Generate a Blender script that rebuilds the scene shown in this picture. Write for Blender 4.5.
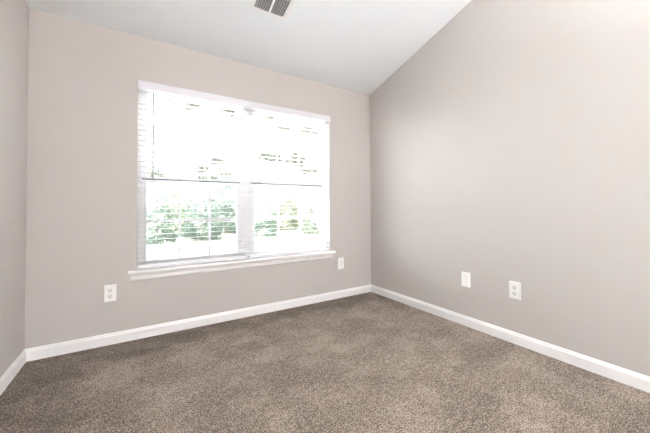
import bpy, bmesh, math, random
import numpy as np
from mathutils import Vector, Matrix

# ------------------------------------------------------------------ scene
for o in list(bpy.data.objects):
    bpy.data.objects.remove(o)
S = bpy.context.scene
C = S.collection
PI = math.pi

# ---- camera (wide interior lens with a little shift)
cam_d = bpy.data.cameras.new('camera')
cam = bpy.data.objects.new('camera', cam_d)
C.objects.link(cam)
F, PITCH, YAW, ROLL = 296.91, 0.01965, 0.56864, -0.00599
cam_d.sensor_fit = 'HORIZONTAL'
cam_d.sensor_width = 36.0
cam_d.lens = F / 650 * 36.0
cam_d.shift_x = -8.03 / 650
cam_d.shift_y = -14.64 / 650
cam_d.clip_start = 0.02
fw = Vector((math.sin(YAW) * math.cos(PITCH), math.cos(YAW) * math.cos(PITCH), math.sin(PITCH)))
r0 = Vector((math.cos(YAW), -math.sin(YAW), 0))
u0 = r0.cross(fw)
rr = r0 * math.cos(ROLL) + u0 * math.sin(ROLL)
uu = -r0 * math.sin(ROLL) + u0 * math.cos(ROLL)
M = Matrix(((rr.x, uu.x, -fw.x, -2.3802), (rr.y, uu.y, -fw.y, -2.8596), (rr.z, uu.z, -fw.z, 1.0368), (0, 0, 0, 1)))
cam.matrix_world = M
S.camera = cam

# ---- sky, sun, exposure
w = bpy.data.worlds.new('sky')
S.world = w
w.use_nodes = True
bg = w.node_tree.nodes['Background']
# hazy sky, brightest around the veiled sun on the left
SKY_BASE, SKY_GLOW = 0.8, 6.8
bg.inputs['Color'].default_value = (0.91, 0.955, 1.0, 1)
wn, wl = w.node_tree.nodes, w.node_tree.links
wtc = wn.new('ShaderNodeTexCoord')
wd = wn.new('ShaderNodeVectorMath')
wd.operation = 'DOT_PRODUCT'
wd.inputs[1].default_value = Vector((-0.85, 0.15, 0.5)).normalized()
wl.new(wtc.outputs['Generated'], wd.inputs[0])
wr = wn.new('ShaderNodeMapRange')
wr.interpolation_type = 'SMOOTHSTEP'
wr.inputs['From Min'].default_value = 0.30
wr.inputs['From Max'].default_value = 1.0
wr.inputs['To Min'].default_value = SKY_BASE
wr.inputs['To Max'].default_value = SKY_BASE + SKY_GLOW
wl.new(wd.outputs['Value'], wr.inputs['Value'])
wl.new(wr.outputs['Result'], bg.inputs['Strength'])
sun_d = bpy.data.lights.new('sun', 'SUN')
sun_d.energy = 3.0
sun_d.angle = math.radians(1.5)
sun_d.color = (1.0, 0.96, 0.90)
sun = bpy.data.objects.new('sun', sun_d)
C.objects.link(sun)
sun.rotation_euler = Vector((0.85, 0.30, -0.95)).to_track_quat('-Z', 'Y').to_euler()
sun.location = (-12, -4, 14)
FILL_STRENGTH = 300.0  # emission of the added fill uplight behind the camera
FILL_COLOR = (1.0, 0.998, 0.995)

vs = S.view_settings
S.display_settings.display_device = 'sRGB'
vs.view_transform = 'Standard'
vs.look = 'None'
vs.exposure = 2.05
vs.gamma = 1.0
vs.use_curve_mapping = False
S.cycles.use_denoising = True
S.cycles.max_bounces = 12
S.cycles.diffuse_bounces = 8
S.cycles.transparent_max_bounces = 16

# ------------------------------------------------------------------ helpers
def nodes_of(m):
    m.use_nodes = True
    return m.node_tree.nodes, m.node_tree.links, m.node_tree.nodes['Principled BSDF']

def mat(name, col, rough=0.5, spec=0.5, metal=0.0, vary=0.0, vscale=6.0, bump=0.0, bscale=200.0):
    m = bpy.data.materials.new(name)
    N, L, b = nodes_of(m)
    b.inputs['Base Color'].default_value = (*col, 1)
    b.inputs['Roughness'].default_value = rough
    b.inputs['Specular IOR Level'].default_value = spec
    b.inputs['Metallic'].default_value = metal
    tc = N.new('ShaderNodeTexCoord')
    if vary:
        n = N.new('ShaderNodeTexNoise')
        n.inputs['Scale'].default_value = vscale
        n.inputs['Detail'].default_value = 3
        L.new(tc.outputs['Object'], n.inputs['Vector'])
        r = N.new('ShaderNodeValToRGB')
        r.color_ramp.elements[0].position = 0.3
        r.color_ramp.elements[1].position = 0.7
        r.color_ramp.elements[0].color = (*[c * (1 - vary) for c in col], 1)
        r.color_ramp.elements[1].color = (*[min(1, c * (1 + vary)) for c in col], 1)
        L.new(n.outputs['Fac'], r.inputs['Fac'])
        L.new(r.outputs['Color'], b.inputs['Base Color'])
    if bump:
        n = N.new('ShaderNodeTexNoise')
        n.inputs['Scale'].default_value = bscale
        n.inputs['Detail'].default_value = 2
        L.new(tc.outputs['Object'], n.inputs['Vector'])
        bp = N.new('ShaderNodeBump')
        bp.inputs['Strength'].default_value = bump
        bp.inputs['Distance'].default_value = 0.002
        L.new(n.outputs['Fac'], bp.inputs['Height'])
        L.new(bp.outputs['Normal'], b.inputs['Normal'])
    return m

def box(bm, x0, x1, y0, y1, z0, z1, bev=0.0):
    vs_ = [bm.verts.new((x, y, z)) for x in (x0, x1) for y in (y0, y1) for z in (z0, z1)]
    q = [(0, 1, 3, 2), (4, 6, 7, 5), (0, 4, 5, 1), (2, 3, 7, 6), (0, 2, 6, 4), (1, 5, 7, 3)]
    fs = [bm.faces.new([vs_[i] for i in f]) for f in q]
    if bev:
        es = list({e for f in fs for e in f.edges})
        bmesh.ops.bevel(bm, geom=es, offset=bev, segments=2, affect='EDGES', profile=0.5)

def prism(bm, pts, axis, a, b):
    """polygon pts (u,v) extruded along axis from a to b"""
    def P(u, v, t):
        return {'x': (t, u, v), 'y': (u, t, v), 'z': (u, v, t)}[axis]
    A = [bm.verts.new(P(u, v, a)) for u, v in pts]
    B = [bm.verts.new(P(u, v, b)) for u, v in pts]
    n = len(pts)
    bm.faces.new(A)
    bm.faces.new(B[::-1])
    for i in range(n):
        j = (i + 1) % n
        bm.faces.new((A[i], B[i], B[j], A[j]))

def tube(bm, pts, rads, seg=8, cap=True):
    rings = []
    n = len(pts)
    for i, p in enumerate(pts):
        p = Vector(p)
        d = (Vector(pts[min(i + 1, n - 1)]) - Vector(pts[max(i - 1, 0)])).normalized()
        a = d.orthogonal().normalized()
        if abs(d.z) > 0.7:
            a = (Vector((1, 0, 0)) - d * d.x).normalized()
        b = d.cross(a)
        r = rads[i] if hasattr(rads, '__len__') else rads
        rings.append([bm.verts.new(p + (a * math.cos(2 * PI * k / seg) + b * math.sin(2 * PI * k / seg)) * r) for k in range(seg)])
    for i in range(n - 1):
        for k in range(seg):
            bm.faces.new((rings[i][k], rings[i][(k + 1) % seg], rings[i + 1][(k + 1) % seg], rings[i + 1][k]))
    if cap:
        bm.faces.new(rings[0][::-1])
        bm.faces.new(rings[-1])

def lathe(bm, prof, seg=40):
    rings = [[bm.verts.new((r * math.cos(2 * PI * k / seg), r * math.sin(2 * PI * k / seg), z)) for k in range(seg)] for r, z in prof]
    for a, b in zip(rings, rings[1:] + rings[:1]):
        for k in range(seg):
            bm.faces.new((a[k], a[(k + 1) % seg], b[(k + 1) % seg], b[k]))

def obj(name, bm, m, parent=None, smooth=False, at=None):
    bmesh.ops.recalc_face_normals(bm, faces=bm.faces)
    me = bpy.data.meshes.new(name)
    bm.to_mesh(me)
    bm.free()
    me.materials.append(m)
    if smooth:
        for p in me.polygons:
            p.use_smooth = True
    o = bpy.data.objects.new(name, me)
    C.objects.link(o)
    if parent:
        o.parent = parent
    if at:
        o.location = at
    return o

def empty(name, loc, rz=0.0):
    o = bpy.data.objects.new(name, None)
    C.objects.link(o)
    o.location = loc
    o.rotation_euler = (0, 0, rz)
    o.empty_display_size = 0.05
    return o

def tag(o, label, cat, group=None):
    o['label'] = label
    o['category'] = cat
    if group:
        o['group'] = group
    return o

def struct(o):
    o['kind'] = 'structure'
    return o

# ------------------------------------------------------------------ materials
M_wall = mat('greige_wall_paint', (0.554, 0.521, 0.502), 0.75, 0.25, bump=0.12, bscale=320)
M_ceil = mat('white_ceiling_paint', (0.84, 0.88, 0.912), 0.85, 0.2, bump=0.25, bscale=140)
M_trim = mat('white_trim_paint', (0.88, 0.875, 0.88), 0.35, 0.5)
M_vinyl = mat('white_window_vinyl', (0.80, 0.80, 0.82), 0.35, 0.5)
M_slat = mat('white_blind_slat', (0.82, 0.82, 0.84), 0.4, 0.4)
M_valance = mat('white_blind_valance', (0.72, 0.72, 0.765), 0.4, 0.4)
M_cord = mat('blind_cord', (0.62, 0.62, 0.63), 0.7, 0.2)
M_wand = mat('clear_grey_wand', (0.52, 0.53, 0.54), 0.25, 0.5)
M_plate = mat('white_plate_plastic', (0.88, 0.875, 0.875), 0.3, 0.5)
M_recept = mat('white_receptacle_plastic', (0.80, 0.79, 0.79), 0.35, 0.5)
M_dark = mat('dark_slot', (0.05, 0.05, 0.05), 0.8, 0.1)
M_metal = mat('painted_screw', (0.62, 0.61, 0.60), 0.35, 0.5, metal=0.3)
M_vent = mat('white_register_enamel', (0.88, 0.88, 0.88), 0.4, 0.4)
M_duct = mat('grey_duct_sheet', (0.22, 0.22, 0.225), 0.6, 0.3)
M_shadow_line = mat('painted_shadow_line', (0.12, 0.13, 0.12), 0.8, 0.2)
M_bark = mat('grey_brown_bark', (0.30, 0.26, 0.21), 0.9, 0.1, vary=0.3, vscale=14)

# carpet: speckled cut pile with vacuum marks in the lay of the pile
M_carpet = bpy.data.materials.new('taupe_cut_pile_carpet')
N, L, B = nodes_of(M_carpet)
B.inputs['Roughness'].default_value = 1.0
B.inputs['Specular IOR Level'].default_value = 0.05
B.inputs['Sheen Weight'].default_value = 0.15
tc = N.new('ShaderNodeTexCoord')
def noise(scale, detail=2.0, rough=0.5, vec=None):
    n = N.new('ShaderNodeTexNoise')
    n.inputs['Scale'].default_value = scale
    n.inputs['Detail'].default_value = detail
    n.inputs['Roughness'].default_value = rough
    L.new(vec if vec else tc.outputs['Object'], n.inputs['Vector'])
    return n.outputs['Fac']
def math_n(op, a, b=None, c=None):
    n = N.new('ShaderNodeMath')
    n.operation = op
    for i, v in enumerate((a, b, c)):
        if v is None:
            continue
        if isinstance(v, (int, float)):
            n.inputs[i].default_value = v
        else:
            L.new(v, n.inputs[i])
    return n.outputs[0]
fine = noise(135, 3.0, 0.75)
mid = noise(38, 2.0)
mp = N.new('ShaderNodeMapping')
mp.inputs['Rotation'].default_value = (0, 0, math.radians(-12))
mp.inputs['Scale'].default_value = (0.9, 2.0, 1)
L.new(tc.outputs['Object'], mp.inputs['Vector'])
lay = noise(1.8, 4.0, 0.6, mp.outputs['Vector'])
bn = noise(4.6, 3.0, 0.6)
sm = N.new('ShaderNodeMapRange')
sm.interpolation_type = 'SMOOTHSTEP'
sm.inputs['From Min'].default_value = 0.46
sm.inputs['From Max'].default_value = 0.60
L.new(bn, sm.inputs['Value'])
blot = sm.outputs['Result']
ff = math_n('MULTIPLY_ADD', math_n('SUBTRACT', fine, 0.5), 4.6, 0.49)
ff = math_n('MULTIPLY_ADD', math_n('SUBTRACT', mid, 0.5), 0.8, ff)
ff = math_n('MULTIPLY_ADD', math_n('SUBTRACT', lay, 0.5), 0.75, ff)
ff = math_n('MULTIPLY_ADD', math_n('SUBTRACT', blot, 0.4), 0.14, ff)
# darker border along the left and back walls, ragged along its inner edge
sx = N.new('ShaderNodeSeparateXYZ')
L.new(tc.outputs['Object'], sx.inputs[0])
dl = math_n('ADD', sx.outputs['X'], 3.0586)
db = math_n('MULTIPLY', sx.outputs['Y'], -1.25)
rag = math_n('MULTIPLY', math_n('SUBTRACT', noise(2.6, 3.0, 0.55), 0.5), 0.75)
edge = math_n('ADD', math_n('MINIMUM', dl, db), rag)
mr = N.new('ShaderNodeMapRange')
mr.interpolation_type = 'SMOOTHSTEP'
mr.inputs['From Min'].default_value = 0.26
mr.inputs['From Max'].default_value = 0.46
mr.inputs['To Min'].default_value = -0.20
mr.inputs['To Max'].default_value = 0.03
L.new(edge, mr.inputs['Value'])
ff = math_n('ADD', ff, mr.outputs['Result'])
cr = N.new('ShaderNodeValToRGB')
cr.color_ramp.elements[0].position = 0.0
cr.color_ramp.elements[0].color = (0.062, 0.043, 0.030, 1)
cr.color_ramp.elements[1].position = 1.0
cr.color_ramp.elements[1].color = (0.53, 0.435, 0.36, 1)
e = cr.color_ramp.elements.new(0.5)
e.color = (0.230, 0.178, 0.138, 1)
L.new(ff, cr.inputs['Fac'])
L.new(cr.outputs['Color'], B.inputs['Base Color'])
bp = N.new('ShaderNodeBump')
bp.inputs['Strength'].default_value = 0.9
bp.inputs['Distance'].default_value = 0.012
L.new(math_n('ADD', fine, math_n('MULTIPLY', mid, 0.6)), bp.inputs['Height'])
L.new(bp.outputs['Normal'], B.inputs['Normal'])

# window glass
M_glass = bpy.data.materials.new('clear_window_glass')
M_glass.use_nodes = True
N, L = M_glass.node_tree.nodes, M_glass.node_tree.links
N.remove(N['Principled BSDF'])
tr = N.new('ShaderNodeBsdfTransparent')
tr.inputs['Color'].default_value = (0.95, 0.97, 0.96, 1)
gl = N.new('ShaderNodeBsdfGlossy')
gl.inputs['Roughness'].default_value = 0.02
fr = N.new('ShaderNodeFresnel')
fr.inputs['IOR'].default_value = 1.45
mx = N.new('ShaderNodeMixShader')
L.new(fr.outputs[0], mx.inputs[0])
L.new(tr.outputs[0], mx.inputs[1])
L.new(gl.outputs[0], mx.inputs[2])
L.new(mx.outputs[0], N['Material Output'].inputs['Surface'])

def leaf_mat(name, col, trans):
    m = bpy.data.materials.new(name)
    N, L, b = nodes_of(m)
    g = N.new('ShaderNodeNewGeometry')
    r = N.new('ShaderNodeValToRGB')
    r.color_ramp.elements[0].color = (*[c * 0.45 for c in col], 1)
    r.color_ramp.elements[1].color = (*[min(0.8, c * 2.4) for c in col], 1)
    L.new(g.outputs['Random Per Island'], r.inputs['Fac'])
    L.new(r.outputs['Color'], b.inputs['Base Color'])
    b.inputs['Roughness'].default_value = 0.55
    b.inputs['Specular IOR Level'].default_value = 0.4
    t = N.new('ShaderNodeBsdfTranslucent')
    L.new(r.outputs['Color'], t.inputs['Color'])
    ms = N.new('ShaderNodeMixShader')
    ms.inputs[0].default_value = trans
    L.new(b.outputs[0], ms.inputs[1])
    L.new(t.outputs[0], ms.inputs[2])
    L.new(ms.outputs[0], N['Material Output'].inputs['Surface'])
    return m
M_ever = leaf_mat('blue_green_needles', (0.098, 0.126, 0.104), 0.25)
M_leaf = leaf_mat('mid_green_leaves', (0.14, 0.17, 0.11), 0.4)
M_olive = leaf_mat('olive_leaves', (0.15, 0.163, 0.108), 0.4)
M_pale = leaf_mat('pale_green_leaves', (0.15, 0.17, 0.13), 0.4)
M_shade = leaf_mat('grey_olive_leaves', (0.17, 0.178, 0.15), 0.4)
M_grass = mat('dry_pale_lawn', (0.40, 0.40, 0.33), 0.95, 0.1, vary=0.2, vscale=2.0)

# ------------------------------------------------------------------ room shell
W, H, SL = 3.0586, 2.44, 0.2761          # width, eave height, ceiling slope
YF = -5.40                               # front wall (behind the camera)
YR = -2.6                                # where the slope ends
ZR = H - SL * YR
T = 0.15
# window opening
OX0, OX1, OZ0, OZ1 = -2.424, -0.600, 0.533, 2.080

bm = bmesh.new()
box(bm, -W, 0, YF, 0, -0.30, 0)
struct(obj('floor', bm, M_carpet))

bm = bmesh.new()
box(bm, -W, OX0, 0, T, -0.30, H)
box(bm, OX1, 0, 0, T, -0.30, H)
box(bm, OX0, OX1, 0, T, -0.30, OZ0)
box(bm, OX0, OX1, 0, T, OZ1, H)
struct(obj('wall_back', bm, M_wall))
prof = [(T, -0.30), (T, H), (0, H), (YR, ZR), (YF, ZR), (YF - T, ZR), (YF - T, -0.30)]
bm = bmesh.new()
prism(bm, prof, 'x', 0, T)
struct(obj('wall_right', bm, M_wall))
bm = bmesh.new()
prism(bm, prof, 'x', -W - T, -W)
struct(obj('wall_left', bm, M_wall))
DX0, DX1, DZ = -1.35, -0.53, 2.05
bm = bmesh.new()
box(bm, -W, DX0, YF - T, YF, -0.30, ZR)
box(bm, DX1, 0, YF - T, YF, -0.30, ZR)
box(bm, DX0, DX1, YF - T, YF, DZ, ZR)
box(bm, DX0, DX1, YF - T, YF, -0.30, 0)
struct(obj('wall_front', bm, M_wall))
bm = bmesh.new()
cp = [(T, H), (0, H), (YR, ZR), (YF - T, ZR), (YF - T, ZR + 0.2), (YR, ZR + 0.2), (T, H + 0.2)]
prism(bm, cp, 'x', -W - T, T)
struct(obj('ceiling', bm, M_ceil))

# panelled door behind the camera
bm = bmesh.new()
box(bm, DX0 + 0.004, DX1 - 0.004, YF - 0.06, YF - 0.02, 0.01, DZ - 0.005)
for zz in ((0.2, 0.85), (1.0, 1.9)):
    for xa, xb in ((DX0 + 0.11, DX0 + 0.37), (DX1 - 0.37, DX1 - 0.11)):
        box(bm, xa, xb, YF - 0.022, YF - 0.012, zz[0], zz[1], 0.004)
door = struct(obj('door_1', bm, M_trim))
bm = bmesh.new()
kx = DX0 + 0.07
tube(bm, [(kx, YF - 0.02, 0.95), (kx, YF + 0.03, 0.95), (kx, YF + 0.035, 0.95), (kx, YF + 0.06, 0.95), (kx, YF + 0.065, 0.95)], [0.012, 0.012, 0.026, 0.028, 0.02], 16)
obj('door_knob', bm, M_metal, door)
bm = bmesh.new()
box(bm, DX0 - 0.06, DX0, YF, YF + 0.015, 0, DZ, 0.003)
box(bm, DX1, DX1 + 0.06, YF, YF + 0.015, 0, DZ, 0.003)
box(bm, DX0 - 0.06, DX1 + 0.06, YF, YF + 0.015, DZ, DZ + 0.06, 0.003)
struct(obj('trim_2', bm, M_trim))

# baseboards: square body with an eased, stepped top
def bb_prof():
    return [(0, 0), (0.0125, 0), (0.0125, 0.064), (0.0105, 0.068), (0.0085, 0.070), (0.0072, 0.080), (0.004, 0.0851), (0, 0.0851)]
def baseboard(name, side):
    bm = bmesh.new()
    pr = bb_prof()
    if side == 'back':
        prism(bm, [(-u, v) for u, v in pr], 'x', -W + 0.0002, -0.0002)
    elif side == 'right':
        prism(bm, [(-u, v) for u, v in pr], 'y', YF + 0.0130, -0.0130)
    elif side == 'left':
        prism(bm, [(-W + u, v) for u, v in pr], 'y', YF + 0.0130, -0.0130)
    else:
        prism(bm, [(YF + u, v) for u, v in pr], 'x', -W + 0.0002, DX0 - 0.062)
        prism(bm, [(YF + u, v) for u, v in pr], 'x', DX1 + 0.062, -0.0002)
    return struct(obj(name, bm, M_trim))
for s in ('back', 'right', 'left', 'front'):
    baseboard('baseboard_' + s, s)

# ------------------------------------------------------------------ window
# stool (sill board) with rounded nose, horns, and the moulded apron below
bm = bmesh.new()
nose = [(-0.006, 0.521), (-0.030, 0.521), (-0.034, 0.5235), (-0.036, 0.528), (-0.036, 0.537), (-0.034, 0.5415), (-0.030, 0.545), (-0.0, 0.545)]
prism(bm, [(u, v) for u, v in nose] + [(0.0, 0.521)], 'x', -2.478, -0.542)
box(bm, OX0, OX1, 0, 0.075, OZ0, 0.545)
sill = struct(obj('trim_1', bm, M_trim))
bm = bmesh.new()
ap = [(0, 0.521), (-0.024, 0.521), (-0.022, 0.512), (-0.015, 0.506), (-0.013, 0.500), (-0.012, 0.478), (-0.009, 0.470), (-0.004, 0.467), (0, 0.467)]
prism(bm, ap, 'x', -2.462, -0.560)
obj('sill_apron', bm, M_trim, sill)

FY0, FY1 = 0.078, 0.145
MX = -1.5215          # middle of the mullion between the two units
def ring(bm, x0, x1, z0, z1, wl, wr, wb, wt, y0, y1):
    box(bm, x0, x0 + wl, y0, y1, z0, z1)
    box(bm, x1 - wr, x1, y0, y1, z0, z1)
    box(bm, x0 + wl, x1 - wr, y0, y1, z0, z0 + wb)
    box(bm, x0 + wl, x1 - wr, y0, y1, z1 - wt, z1)

def window(name, x0, x1):
    bm = bmesh.new()
    ring(bm, x0, x1, OZ0, OZ1, 0.030, 0.030, 0.040, 0.028, FY0, FY1)
    fr_ = struct(obj(name, bm, M_vinyl))
    a, b = x0 + 0.0305, x1 - 0.0305
    zb, zt, zm = OZ0 + 0.0405, OZ1 - 0.0285, 1.282
    def sash(nm, z0, z1, y0, wt, wb):
        bm = bmesh.new()
        ring(bm, a, b, z0, z1, 0.036, 0.036, wb, wt, y0, y0 + 0.026)
        s = obj(nm, bm, M_vinyl, fr_)
        ga, gb, gz0, gz1 = a + 0.036, b - 0.036, z0 + wb, z1 - wt
        bm = bmesh.new()
        for k in (1, 2):
            xx = ga + (gb - ga) * k / 3
            box(bm, xx - 0.0105, xx + 0.0105, y0 + 0.006, y0 + 0.0105, gz0, gz1)
        zz = (gz0 + gz1) / 2
        for k in range(3):
            xa = ga + (gb - ga) * k / 3 + (0.0105 if k else 0)
            xb = ga + (gb - ga) * (k + 1) / 3 - (0.0105 if k < 2 else 0)
            box(bm, xa, xb, y0 + 0.006, y0 + 0.0105, zz - 0.0105, zz + 0.0105)
        obj('muntin_grid', bm, M_vinyl, s)
        bm = bmesh.new()
        vs_ = [bm.verts.new(p) for p in ((ga, y0 + 0.013, gz0), (gb, y0 + 0.013, gz0), (gb, y0 + 0.013, gz1), (ga, y0 + 0.013, gz1))]
        bm.faces.new(vs_)
        obj('pane', bm, M_glass, s)
        return s
    low = sash('lower_sash', zb, zm, 0.086, 0.026, 0.036)
    sash('upper_sash', zm - 0.004, zt, 0.116, 0.030, 0.034)
    # dark weather strip on the check rail and a sash lock
    bm = bmesh.new()
    box(bm, a + 0.004, b - 0.004, 0.088, 0.1125, zm, zm + 0.010)
    obj('shadow_strip', bm, M_shadow_line, low)
    bm = bmesh.new()
    xc = (a + b) / 2
    box(bm, xc - 0.03, xc + 0.03, 0.089, 0.110, zm + 0.010, zm + 0.016, 0.002)
    tube(bm, [(xc, 0.099, zm + 0.014), (xc, 0.099, zm + 0.022)], 0.009, 12)
    box(bm, xc - 0.004, xc + 0.03, 0.092, 0.102, zm + 0.014, zm + 0.021, 0.002)
    obj('sash_lock', bm, M_vinyl, low)
    return fr_
window('window_1', OX0 + 0.001, MX - 0.0215)
window('window_2', MX + 0.0215, OX1 - 0.001)
bm = bmesh.new()
box(bm, MX - 0.021, MX + 0.021, FY0 - 0.004, FY1, OZ0, OZ1)
struct(obj('trim_3', bm, M_vinyl))

# ------------------------------------------------------------------ blinds
def blind(x0, x1, label, ladders):
    cx = (x0 + x1) / 2
    r = tag(empty('window_blind', (cx, 0.03, OZ1)), label, 'blind', 'wood-look blinds in the twin window')
    X0, X1 = x0 - cx, x1 - cx                      # local coordinates hang from the head of the opening
    Z = lambda z: z - OZ1
    Y = lambda y: y - 0.03
    bm = bmesh.new()
    vprof = [(-0.026, 2.012), (-0.030, 2.016), (-0.030, 2.066), (-0.026, 2.073), (-0.018, 2.073), (-0.018, 2.012)]
    prism(bm, [(Y(u), Z(v)) for u, v in vprof], 'x', X0 - (0.0 if x0 < -2 else 0.0), X1 + 0.0)
    obj('valance', bm, M_valance, r)
    bm = bmesh.new()
    box(bm, X0 + 0.004, X1 - 0.006, Y(-0.010), Y(0.062), Z(2.028), Z(2.078), 0.002)
    obj('headrail', bm, M_slat, r)
    # slats: shallow crowned boards, almost level
    bm = bmesh.new()
    z = 1.98325
    n = 0
    tilt = math.radians(-2.2)
    while z > 0.605:
        row = []
        for k in range(7):
            v = (k / 6 - 0.5) * 0.050
            crown = 0.0013 * (1 - (2 * k / 6 - 1) ** 2)
            row.append((v * math.cos(tilt) - crown * math.sin(tilt), v * math.sin(tilt) + crown * math.cos(tilt)))
        prof = row + [(a, b - 0.0022) for a, b in row[::-1]]
        prism(bm, [(Y(0.030) + a, Z(z) + b) for a, b in prof], 'x', X0 + 0.006, X1 - 0.006)
        z -= 0.04285
        n += 1
    obj('slat_panel', bm, M_slat, r)
    bm = bmesh.new()
    box(bm, X0 + 0.006, X1 - 0.006, Y(0.004), Y(0.056), Z(0.5525), Z(0.5795), 0.004)
    obj('bottom_rail', bm, M_slat, r)
    for lx in ladders:
        bm = bmesh.new()
        for yy in (0.0035, 0.0565):
            tube(bm, [(lx - cx, Y(yy), Z(0.58)), (lx - cx, Y(yy), Z(2.03))], 0.0011, 6)
        obj('ladder_cord', bm, M_cord, r)
    # tilt wand with hook and grip
    wx = x0 + 0.107 - cx
    bm = bmesh.new()
    tube(bm, [(wx, Y(-0.006), Z(2.04)), (wx, Y(-0.011), Z(2.005)), (wx, Y(-0.011), Z(1.97))], 0.0022, 8)
    tube(bm, [(wx, Y(-0.011), Z(1.985)), (wx, Y(-0.011), Z(1.40)), (wx, Y(-0.011), Z(1.29)), (wx, Y(-0.011), Z(1.283))],
         [0.0066, 0.0066, 0.0074, 0.004], 8)
    obj('tilt_wand', bm, M_wand, r)
    return r
blind(OX0 + 0.003, MX - 0.001, 'white two inch slat blind over the left half of the twin window', (-2.372, -2.29, -1.97, -1.64))
blind(MX + 0.001, OX1 - 0.003, 'white two inch slat blind over the right half of the twin window', (-1.50, -1.06, -0.65))

# ------------------------------------------------------------------ wall plates
def plate_root(name, pos, wall, label, cat, group=None):
    # local frame: X along the wall, -Y out of the wall, Z up
    return tag(empty(name, pos, 0.0 if wall == 'back' else -PI / 2), label, cat, group)

def cover(root, w_, h_):
    bm = bmesh.new()
    vs1 = [(-w_ / 2, -h_ / 2), (w_ / 2, -h_ / 2), (w_ / 2, h_ / 2), (-w_ / 2, h_ / 2)]
    lay_ = []
    for y, s in ((0, 0), (-0.0055, 0), (-0.0078, 0.0018), (-0.0086, 0.006)):
        lay_.append([bm.verts.new((x - math.copysign(s, x), y, z - math.copysign(s, z))) for x, z in vs1])
    for a, b in zip(lay_, lay_[1:]):
        for i in range(4):
            bm.faces.new((a[i], a[(i + 1) % 4], b[(i + 1) % 4], b[i]))
    bm.faces.new(lay_[-1])
    bm.faces.new(lay_[0][::-1])
    return obj('cover_plate', bm, M_plate, root)

def screw(root, x, z):
    bm = bmesh.new()
    tube(bm, [(x, -0.0080, z), (x, -0.0098, z), (x, -0.0103, z)], [0.0036, 0.0036, 0.0022], 12)
    return obj('screw', bm, M_metal, root)

def duplex(root, h_):
    k = h_ / 0.127
    for s in (1, -1):
        zc = s * 0.0225 * k
        bm = bmesh.new()
        pts = []
        for i in range(24):       # rounded face with flat top and bottom
            a = 2 * PI * i / 24
            pts.append((0.0185 * k * math.cos(a), max(-0.0155 * k, min(0.0155 * k, 0.0195 * k * math.sin(a))) + zc))
        # drop doubled points on the flats
        prism(bm, pts, 'y', -0.0084, -0.0112)
        rc = obj('receptacle', bm, M_recept, root)
        bm = bmesh.new()
        box(bm, -0.0085 * k, -0.0055 * k, -0.0115, -0.0108, zc - 0.002 * k, zc + 0.009 * k)
        box(bm, 0.0055 * k, 0.0085 * k, -0.0115, -0.0108, zc - 0.001 * k, zc + 0.008 * k)
        tube(bm, [(0, -0.0108, zc - 0.0085 * k), (0, -0.0115, zc - 0.0085 * k)], 0.0036 * k, 12)
        obj('slot', bm, M_dark, rc)
    screw(root, 0, 0)

r = plate_root('electrical_outlet', (-2.591, 0, 0.391), 'back', 'white duplex outlet on the window wall, left of and below the window sill', 'outlet')
cover(r, 0.0755, 0.127); duplex(r, 0.127)
r = plate_root('electrical_outlet', (-0.453, 0, 0.3925), 'back', 'small white outlet under the right end of the window sill, beside the room corner', 'outlet')
cover(r, 0.0790, 0.131)
# a flush rocker-style insert
bm = bmesh.new()
box(bm, -0.018, 0.018, -0.0105, -0.0080, -0.036, 0.036, 0.0012)
ins = obj('receptacle', bm, M_recept, r)
for s in (1, -1):
    bm = bmesh.new()
    zc = s * 0.020
    box(bm, -0.0078, -0.0058, -0.0108, -0.0103, zc - 0.002, zc + 0.007)
    box(bm, 0.0058, 0.0078, -0.0108, -0.0103, zc - 0.002, zc + 0.006)
    tube(bm, [(0, -0.0103, zc - 0.0085), (0, -0.0108, zc - 0.0085)], 0.003, 10)
    obj('slot', bm, M_metal, ins)
for s in (1, -1):
    screw(r, 0, s * 0.0485)
r = plate_root('wall_plate', (0, -1.285, 0.4022), 'right', 'plain white blank cover plate on the right wall, no sockets in it', 'wall plate')
cover(r, 0.0785, 0.124)
for s in (1, -1):
    screw(r, 0, s * 0.030)
r = plate_root('electrical_outlet', (0, -1.693, 0.4018), 'right', 'white duplex outlet on the right wall, nearest the camera', 'outlet')
cover(r, 0.0815, 0.130); duplex(r, 0.130)

# ------------------------------------------------------------------ ceiling register
# local frame lies in the slope: X along the room, Y up the slope (towards the camera is -Y), Z out of the ceiling
VX0, VX1, VY0 = -1.692, -1.390, -0.592
ang = math.atan(SL)
vr = tag(empty('ceiling_vent', ((VX0 + VX1) / 2, VY0, H - SL * VY0)), 'white louvred air register on the sloping ceiling', 'vent')
vr.rotation_euler = (-ang, 0, 0)          # local -Y runs up the slope
vw, vl = VX1 - VX0, 0.255
bm = bmesh.new()
fx0, fx1 = -vw / 2, vw / 2
ix0, ix1, iy0, iy1 = fx0 + 0.028, fx1 - 0.034, -vl + 0.030, -0.020
zt_ = -0.008
def fr_seg(a, b, c, d):
    box(bm, a, b, c, d, zt_, 0.0, 0.0)
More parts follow.
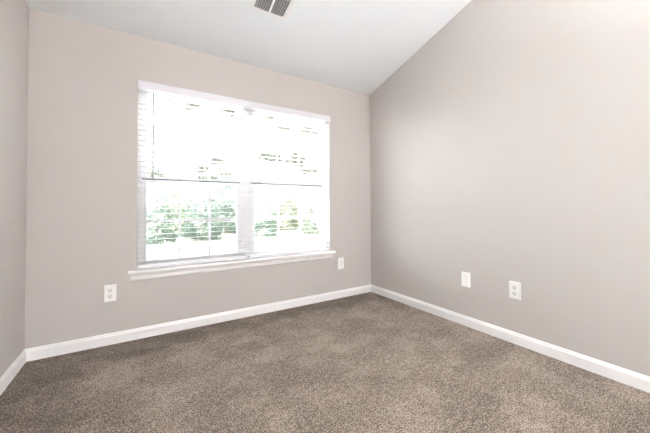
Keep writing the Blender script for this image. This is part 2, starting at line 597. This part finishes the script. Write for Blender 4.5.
# sloped flange: outer edge thin, inner edge raised
def flange(bm, o, i):
    O = [(o[0], o[2]), (o[1], o[2]), (o[1], o[3]), (o[0], o[3])]
    I = [(i[0], i[2]), (i[1], i[2]), (i[1], i[3]), (i[0], i[3])]
    A = [bm.verts.new((x, y, 0)) for x, y in O]
    Bv = [bm.verts.new((x, y, -0.006)) for x, y in O]
    D = [bm.verts.new((x, y, -0.009)) for x, y in I]
    E_ = [bm.verts.new((x, y, 0)) for x, y in I]
    for k in range(4):
        j = (k + 1) % 4
        for p, q in ((A, Bv), (Bv, D), (D, E_)):
            bm.faces.new((p[k], p[j], q[j], q[k]))
flange(bm, (fx0, fx1, -vl, 0), (ix0, ix1, iy0, iy1))
box(bm, -0.006, 0.008, iy0, iy1, -0.0095, -0.001)
obj('register_frame', bm, M_vent, vr)
bm = bmesh.new()
box(bm, ix0, ix1, iy0, iy1, -0.0012, -0.0002)
obj('duct_backing', bm, M_duct, vr)
def louvre(a, b, nm, sgn):
    bm = bmesh.new()
    n = max(3, int((iy1 - iy0) / 0.0135))
    for k in range(n):
        yc = iy0 + (k + 0.5) * (iy1 - iy0) / n
        pts = [(yc + 0.0036, -0.0018), (yc + 0.0045, -0.0018), (yc - 0.0016, -0.0084), (yc - 0.0028, -0.0084)]
        prism(bm, pts, 'x', a, b)
    m = int((b - a) / 0.016)
    for k in range(1, m):
        xc = a + (b - a) * k / m
        box(bm, xc - 0.0010, xc + 0.0010, iy0, iy1, -0.0040, -0.0022)
    obj(nm, bm, M_vent, vr)
louvre(ix0, -0.006, 'louvre_bank', 1)
louvre(0.008, ix1, 'louvre_bank', -1)
bm = bmesh.new()
box(bm, ix1 + 0.008, ix1 + 0.013, -0.075, -0.045, -0.018, -0.005, 0.001)
obj('damper_lever', bm, M_vent, vr)

# ------------------------------------------------------------------ added fill uplight, unseen behind the camera
lx, ly = -0.75, -4.6
fl = tag(empty('added_fill_light', (lx, ly, 0)), 'added uplight with a shallow bowl that fills the room, unseen behind the viewer', 'fill light')
bm = bmesh.new()
tube(bm, [(0, 0, 0), (0, 0, 0.012), (0, 0, 0.024), (0, 0, 0.03)], [0.15, 0.15, 0.13, 0.03], 32)
obj('base', bm, M_metal, fl)
bm = bmesh.new()
tube(bm, [(0, 0, 0.025), (0, 0, 1.70)], [0.011, 0.011], 20)
obj('pole', bm, M_metal, fl)
M_fill = bpy.data.materials.new('fill_light_emission')
N, L, B = nodes_of(M_fill)
B.inputs['Base Color'].default_value = (0.8, 0.8, 0.8, 1)
B.inputs['Emission Color'].default_value = (*FILL_COLOR, 1)
B.inputs['Emission Strength'].default_value = FILL_STRENGTH
bm = bmesh.new()
bowl = [(0.02, 1.695), (0.07, 1.700), (0.13, 1.725), (0.18, 1.775), (0.19, 1.80), (0.186, 1.80), (0.175, 1.778), (0.142, 1.738), (0.07, 1.708), (0.02, 1.703)]
lathe(bm, bowl)
obj('fill_bowl', bm, M_metal, fl, smooth=True)
bm = bmesh.new()
tube(bm, [(0, 0, 1.765), (0, 0, 1.770)], [0.155, 0.155], 40)
obj('diffuser', bm, M_fill, fl)

# ------------------------------------------------------------------ outside
GZ = -0.25
bm = bmesh.new()
n = 24
grid = [[bm.verts.new((-30 + 70 * i / n, 0.15 + 60 * (j / n) ** 1.3, GZ + 0.02 * math.sin(i * 1.7 + j))) for i in range(n + 1)] for j in range(n + 1)]
for j in range(n):
    for i in range(n):
        bm.faces.new((grid[j][i], grid[j][i + 1], grid[j + 1][i + 1], grid[j + 1][i]))
struct(obj('ground', bm, M_grass))

def leaves(rng, blobs, kind):
    """every leaf a small folded blade; blobs = (centre, radii, count, leaf length)"""
    V, Fc = [], []
    for c, rad, cnt, ln in blobs:
        d = rng.normal(size=(cnt, 3))
        d /= np.linalg.norm(d, axis=1)[:, None]
        rr_ = rng.random(cnt) ** 0.45
        p = np.array(c) + d * rr_[:, None] * np.array(rad)
        # leaf axis: outwards and drooping, with scatter
        ax = d * (1.0 if kind == 'needle' else 0.6) + rng.normal(size=(cnt, 3)) * 0.55
        ax[:, 2] -= 0.25
        ax /= np.linalg.norm(ax, axis=1)[:, None]
        sd = np.cross(ax, rng.normal(size=(cnt, 3)))
        sd /= np.linalg.norm(sd, axis=1)[:, None] + 1e-9
        nm = np.cross(ax, sd)
        l = ln * (0.6 + 0.8 * rng.random(cnt))[:, None]
        wd = l * (0.26 if kind == 'needle' else 0.5)
        base = p
        tip = p + ax * l
        a = p + ax * l * 0.45 + sd * wd * 0.5 + nm * wd * 0.12
        b = p + ax * l * 0.45 - sd * wd * 0.5 + nm * wd * 0.12
        i0 = len(V) and sum(len(v) for v in V)
        V.append(np.stack([base, a, tip, b], 1).reshape(-1, 3))
        idx = np.arange(cnt)[:, None] * 4 + i0
        Fc.append(np.concatenate([idx + np.array([[0, 1, 2]]), idx + np.array([[0, 2, 3]])], 0))
    return np.concatenate(V), np.concatenate(Fc)

def np_mesh(name, V, Fc, m, parent):
    me = bpy.data.meshes.new(name)
    me.from_pydata(V.tolist(), [], Fc.tolist())
    me.materials.append(m)
    o = bpy.data.objects.new(name, me)
    C.objects.link(o)
    o.parent = parent
    return o

def tree(name, cat, label, x, y, h, r, m, seed, cnt, leaf, kind='leaf', taper=0.42, group=None):
    """trunk with limbs; the foliage hangs in irregular clumps, thinning towards the top"""
    rng = np.random.default_rng(seed)
    t = tag(empty(name, (x, y, GZ)), label, cat, group)
    bm = bmesh.new()
    tr_ = 0.008 * h + 0.010
    tp = [(0.02 * math.sin(k + seed), 0.02 * math.cos(k), -0.05 + h * 0.93 * k / 6) for k in range(7)]
    tube(bm, tp, [tr_ * (1 - 0.85 * k / 6) for k in range(7)], 8)
    blobs = []
    nb = 46
    for q in range(nb):
        f = ((q + 0.5) / nb) ** 1.25
        a = q * 2.399 + rng.random() * 0.8
        rk = r * (1 - taper * f ** 1.3) * math.sqrt(0.15 + 0.85 * rng.random())
        z = h * (0.03 + 0.95 * f) + rng.normal() * 0.03 * h
        e_ = (rk * 0.85 * math.cos(a), rk * 0.85 * math.sin(a), max(0.1, z))
        zs = max(0.03, e_[2] - 0.25 * rk)
        tube(bm, [(0, 0, zs), e_], [0.006 * r + 0.004, 0.002], 5)
        br = r * (0.30 - 0.10 * f)
        blobs.append((e_, (br, br, br * (0.5 if kind == 'needle' else 0.75)), int(cnt / nb * (1.75 - 1.55 * f)) + 1, leaf))
    obj('trunk', bm, M_bark, t)
    V, Fc = leaves(rng, blobs, kind)
    V[:, 2] = np.maximum(V[:, 2], 0.01)
    np_mesh('foliage', V, Fc, m, t)
    return t

tree('evergreen_tree', 'tree', 'blue-green evergreen outside, at the left edge of the left window', -1.95, 9.8, 2.5, 0.72, M_ever, 11, 4600, 0.11, 'needle')
tree('leafy_shrub', 'shrub', 'mid green shrub outside, left of the middle of the left window', -1.0, 12.8, 2.3, 0.85, M_leaf, 12, 4200, 0.10, 'leaf', 0.5)
tree('evergreen_tree', 'tree', 'broad blue-green evergreen outside, in the middle of the left window', -0.35, 10.3, 2.45, 0.85, M_ever, 13, 6200, 0.11, 'needle')
tree('evergreen_tree', 'tree', 'tallest and densest evergreen outside, in the right third of the left window', 1.15, 13.0, 3.0, 1.12, M_ever, 14, 9000, 0.12, 'needle')
tree('evergreen_tree', 'tree', 'low blue-green evergreen outside, at the left edge of the right window', 2.25, 10.4, 2.3, 0.85, M_ever, 15, 4800, 0.11, 'needle')
tree('leafy_shrub', 'shrub', 'olive green shrub outside, in the middle of the right window', 4.55, 13.0, 2.7, 1.1, M_olive, 16, 5200, 0.11, 'leaf', 0.5)
tree('leafy_shrub', 'shrub', 'pale thin shrub outside, at the right edge of the right window', 4.5, 10.2, 2.0, 0.6, M_pale, 17, 2200, 0.10, 'leaf', 0.5)

def big_tree():
    rng = np.random.default_rng(31)
    X, Y_ = 2.88, 15.0
    t = tag(empty('shade_tree', (X, Y_, GZ)), 'tall shade tree outside behind the window post, sparse leaf clusters in the upper panes', 'tree')
    clumps = [(0.2, 3.3, 40), (1.0, 3.8, 60), (1.6, 3.2, 60), (0.5, 2.7, 50), (0.0, 5.1, 10), (-1.0, 6.9, 34), (-0.3, 6.7, 40), (1.4, 7.15, 44), (2.1, 6.9, 40),
              (3.8, 4.2, 55), (4.4, 4.35, 45), (5.0, 4.25, 55), (5.7, 4.4, 45), (6.2, 4.2, 55), (7.0, 3.7, 50), (7.8, 3.0, 55), (6.8, 6.3, 60), (7.6, 6.15, 50), (5.4, 6.6, 40),
              (0.9, 4.9, 20), (-1.6, 4.3, 10), (-2.0, 2.7, 24), (2.6, 7.9, 40), (3.6, 7.4, 40), (4.5, 7.0, 35)]
    bm = bmesh.new()
    tube(bm, [(0.03 * math.sin(k * 2), 0, -0.05 + 7.6 * k / 8) for k in range(9)], [0.15 * (1 - 0.85 * k / 8) for k in range(9)], 10)
    blobs = []
    for cx, cz, n in clumps:
        e_ = Vector((cx - X, rng.normal() * 0.5, cz - GZ))
        zs = max(1.4, e_.z - 0.5 * abs(e_.x) - 0.3)
        s_ = Vector((0, 0, zs))
        mid_ = s_.lerp(e_, 0.55) + Vector((0, 0, 0.12 * abs(e_.x)))
        tube(bm, [s_, mid_, e_], [0.022, 0.012, 0.004], 5)
        for q in range(3):
            off = rng.normal(size=3) * np.array((0.34, 0.2, 0.13))
            blobs.append((tuple(np.array(e_) + off), (0.30, 0.26, 0.12), int(n * 4.5), 0.16))
    obj('trunk', bm, M_bark, t)
    V, Fc = leaves(rng, blobs, 'leaf')
    np_mesh('foliage', V, Fc, M_shade, t)
big_tree()
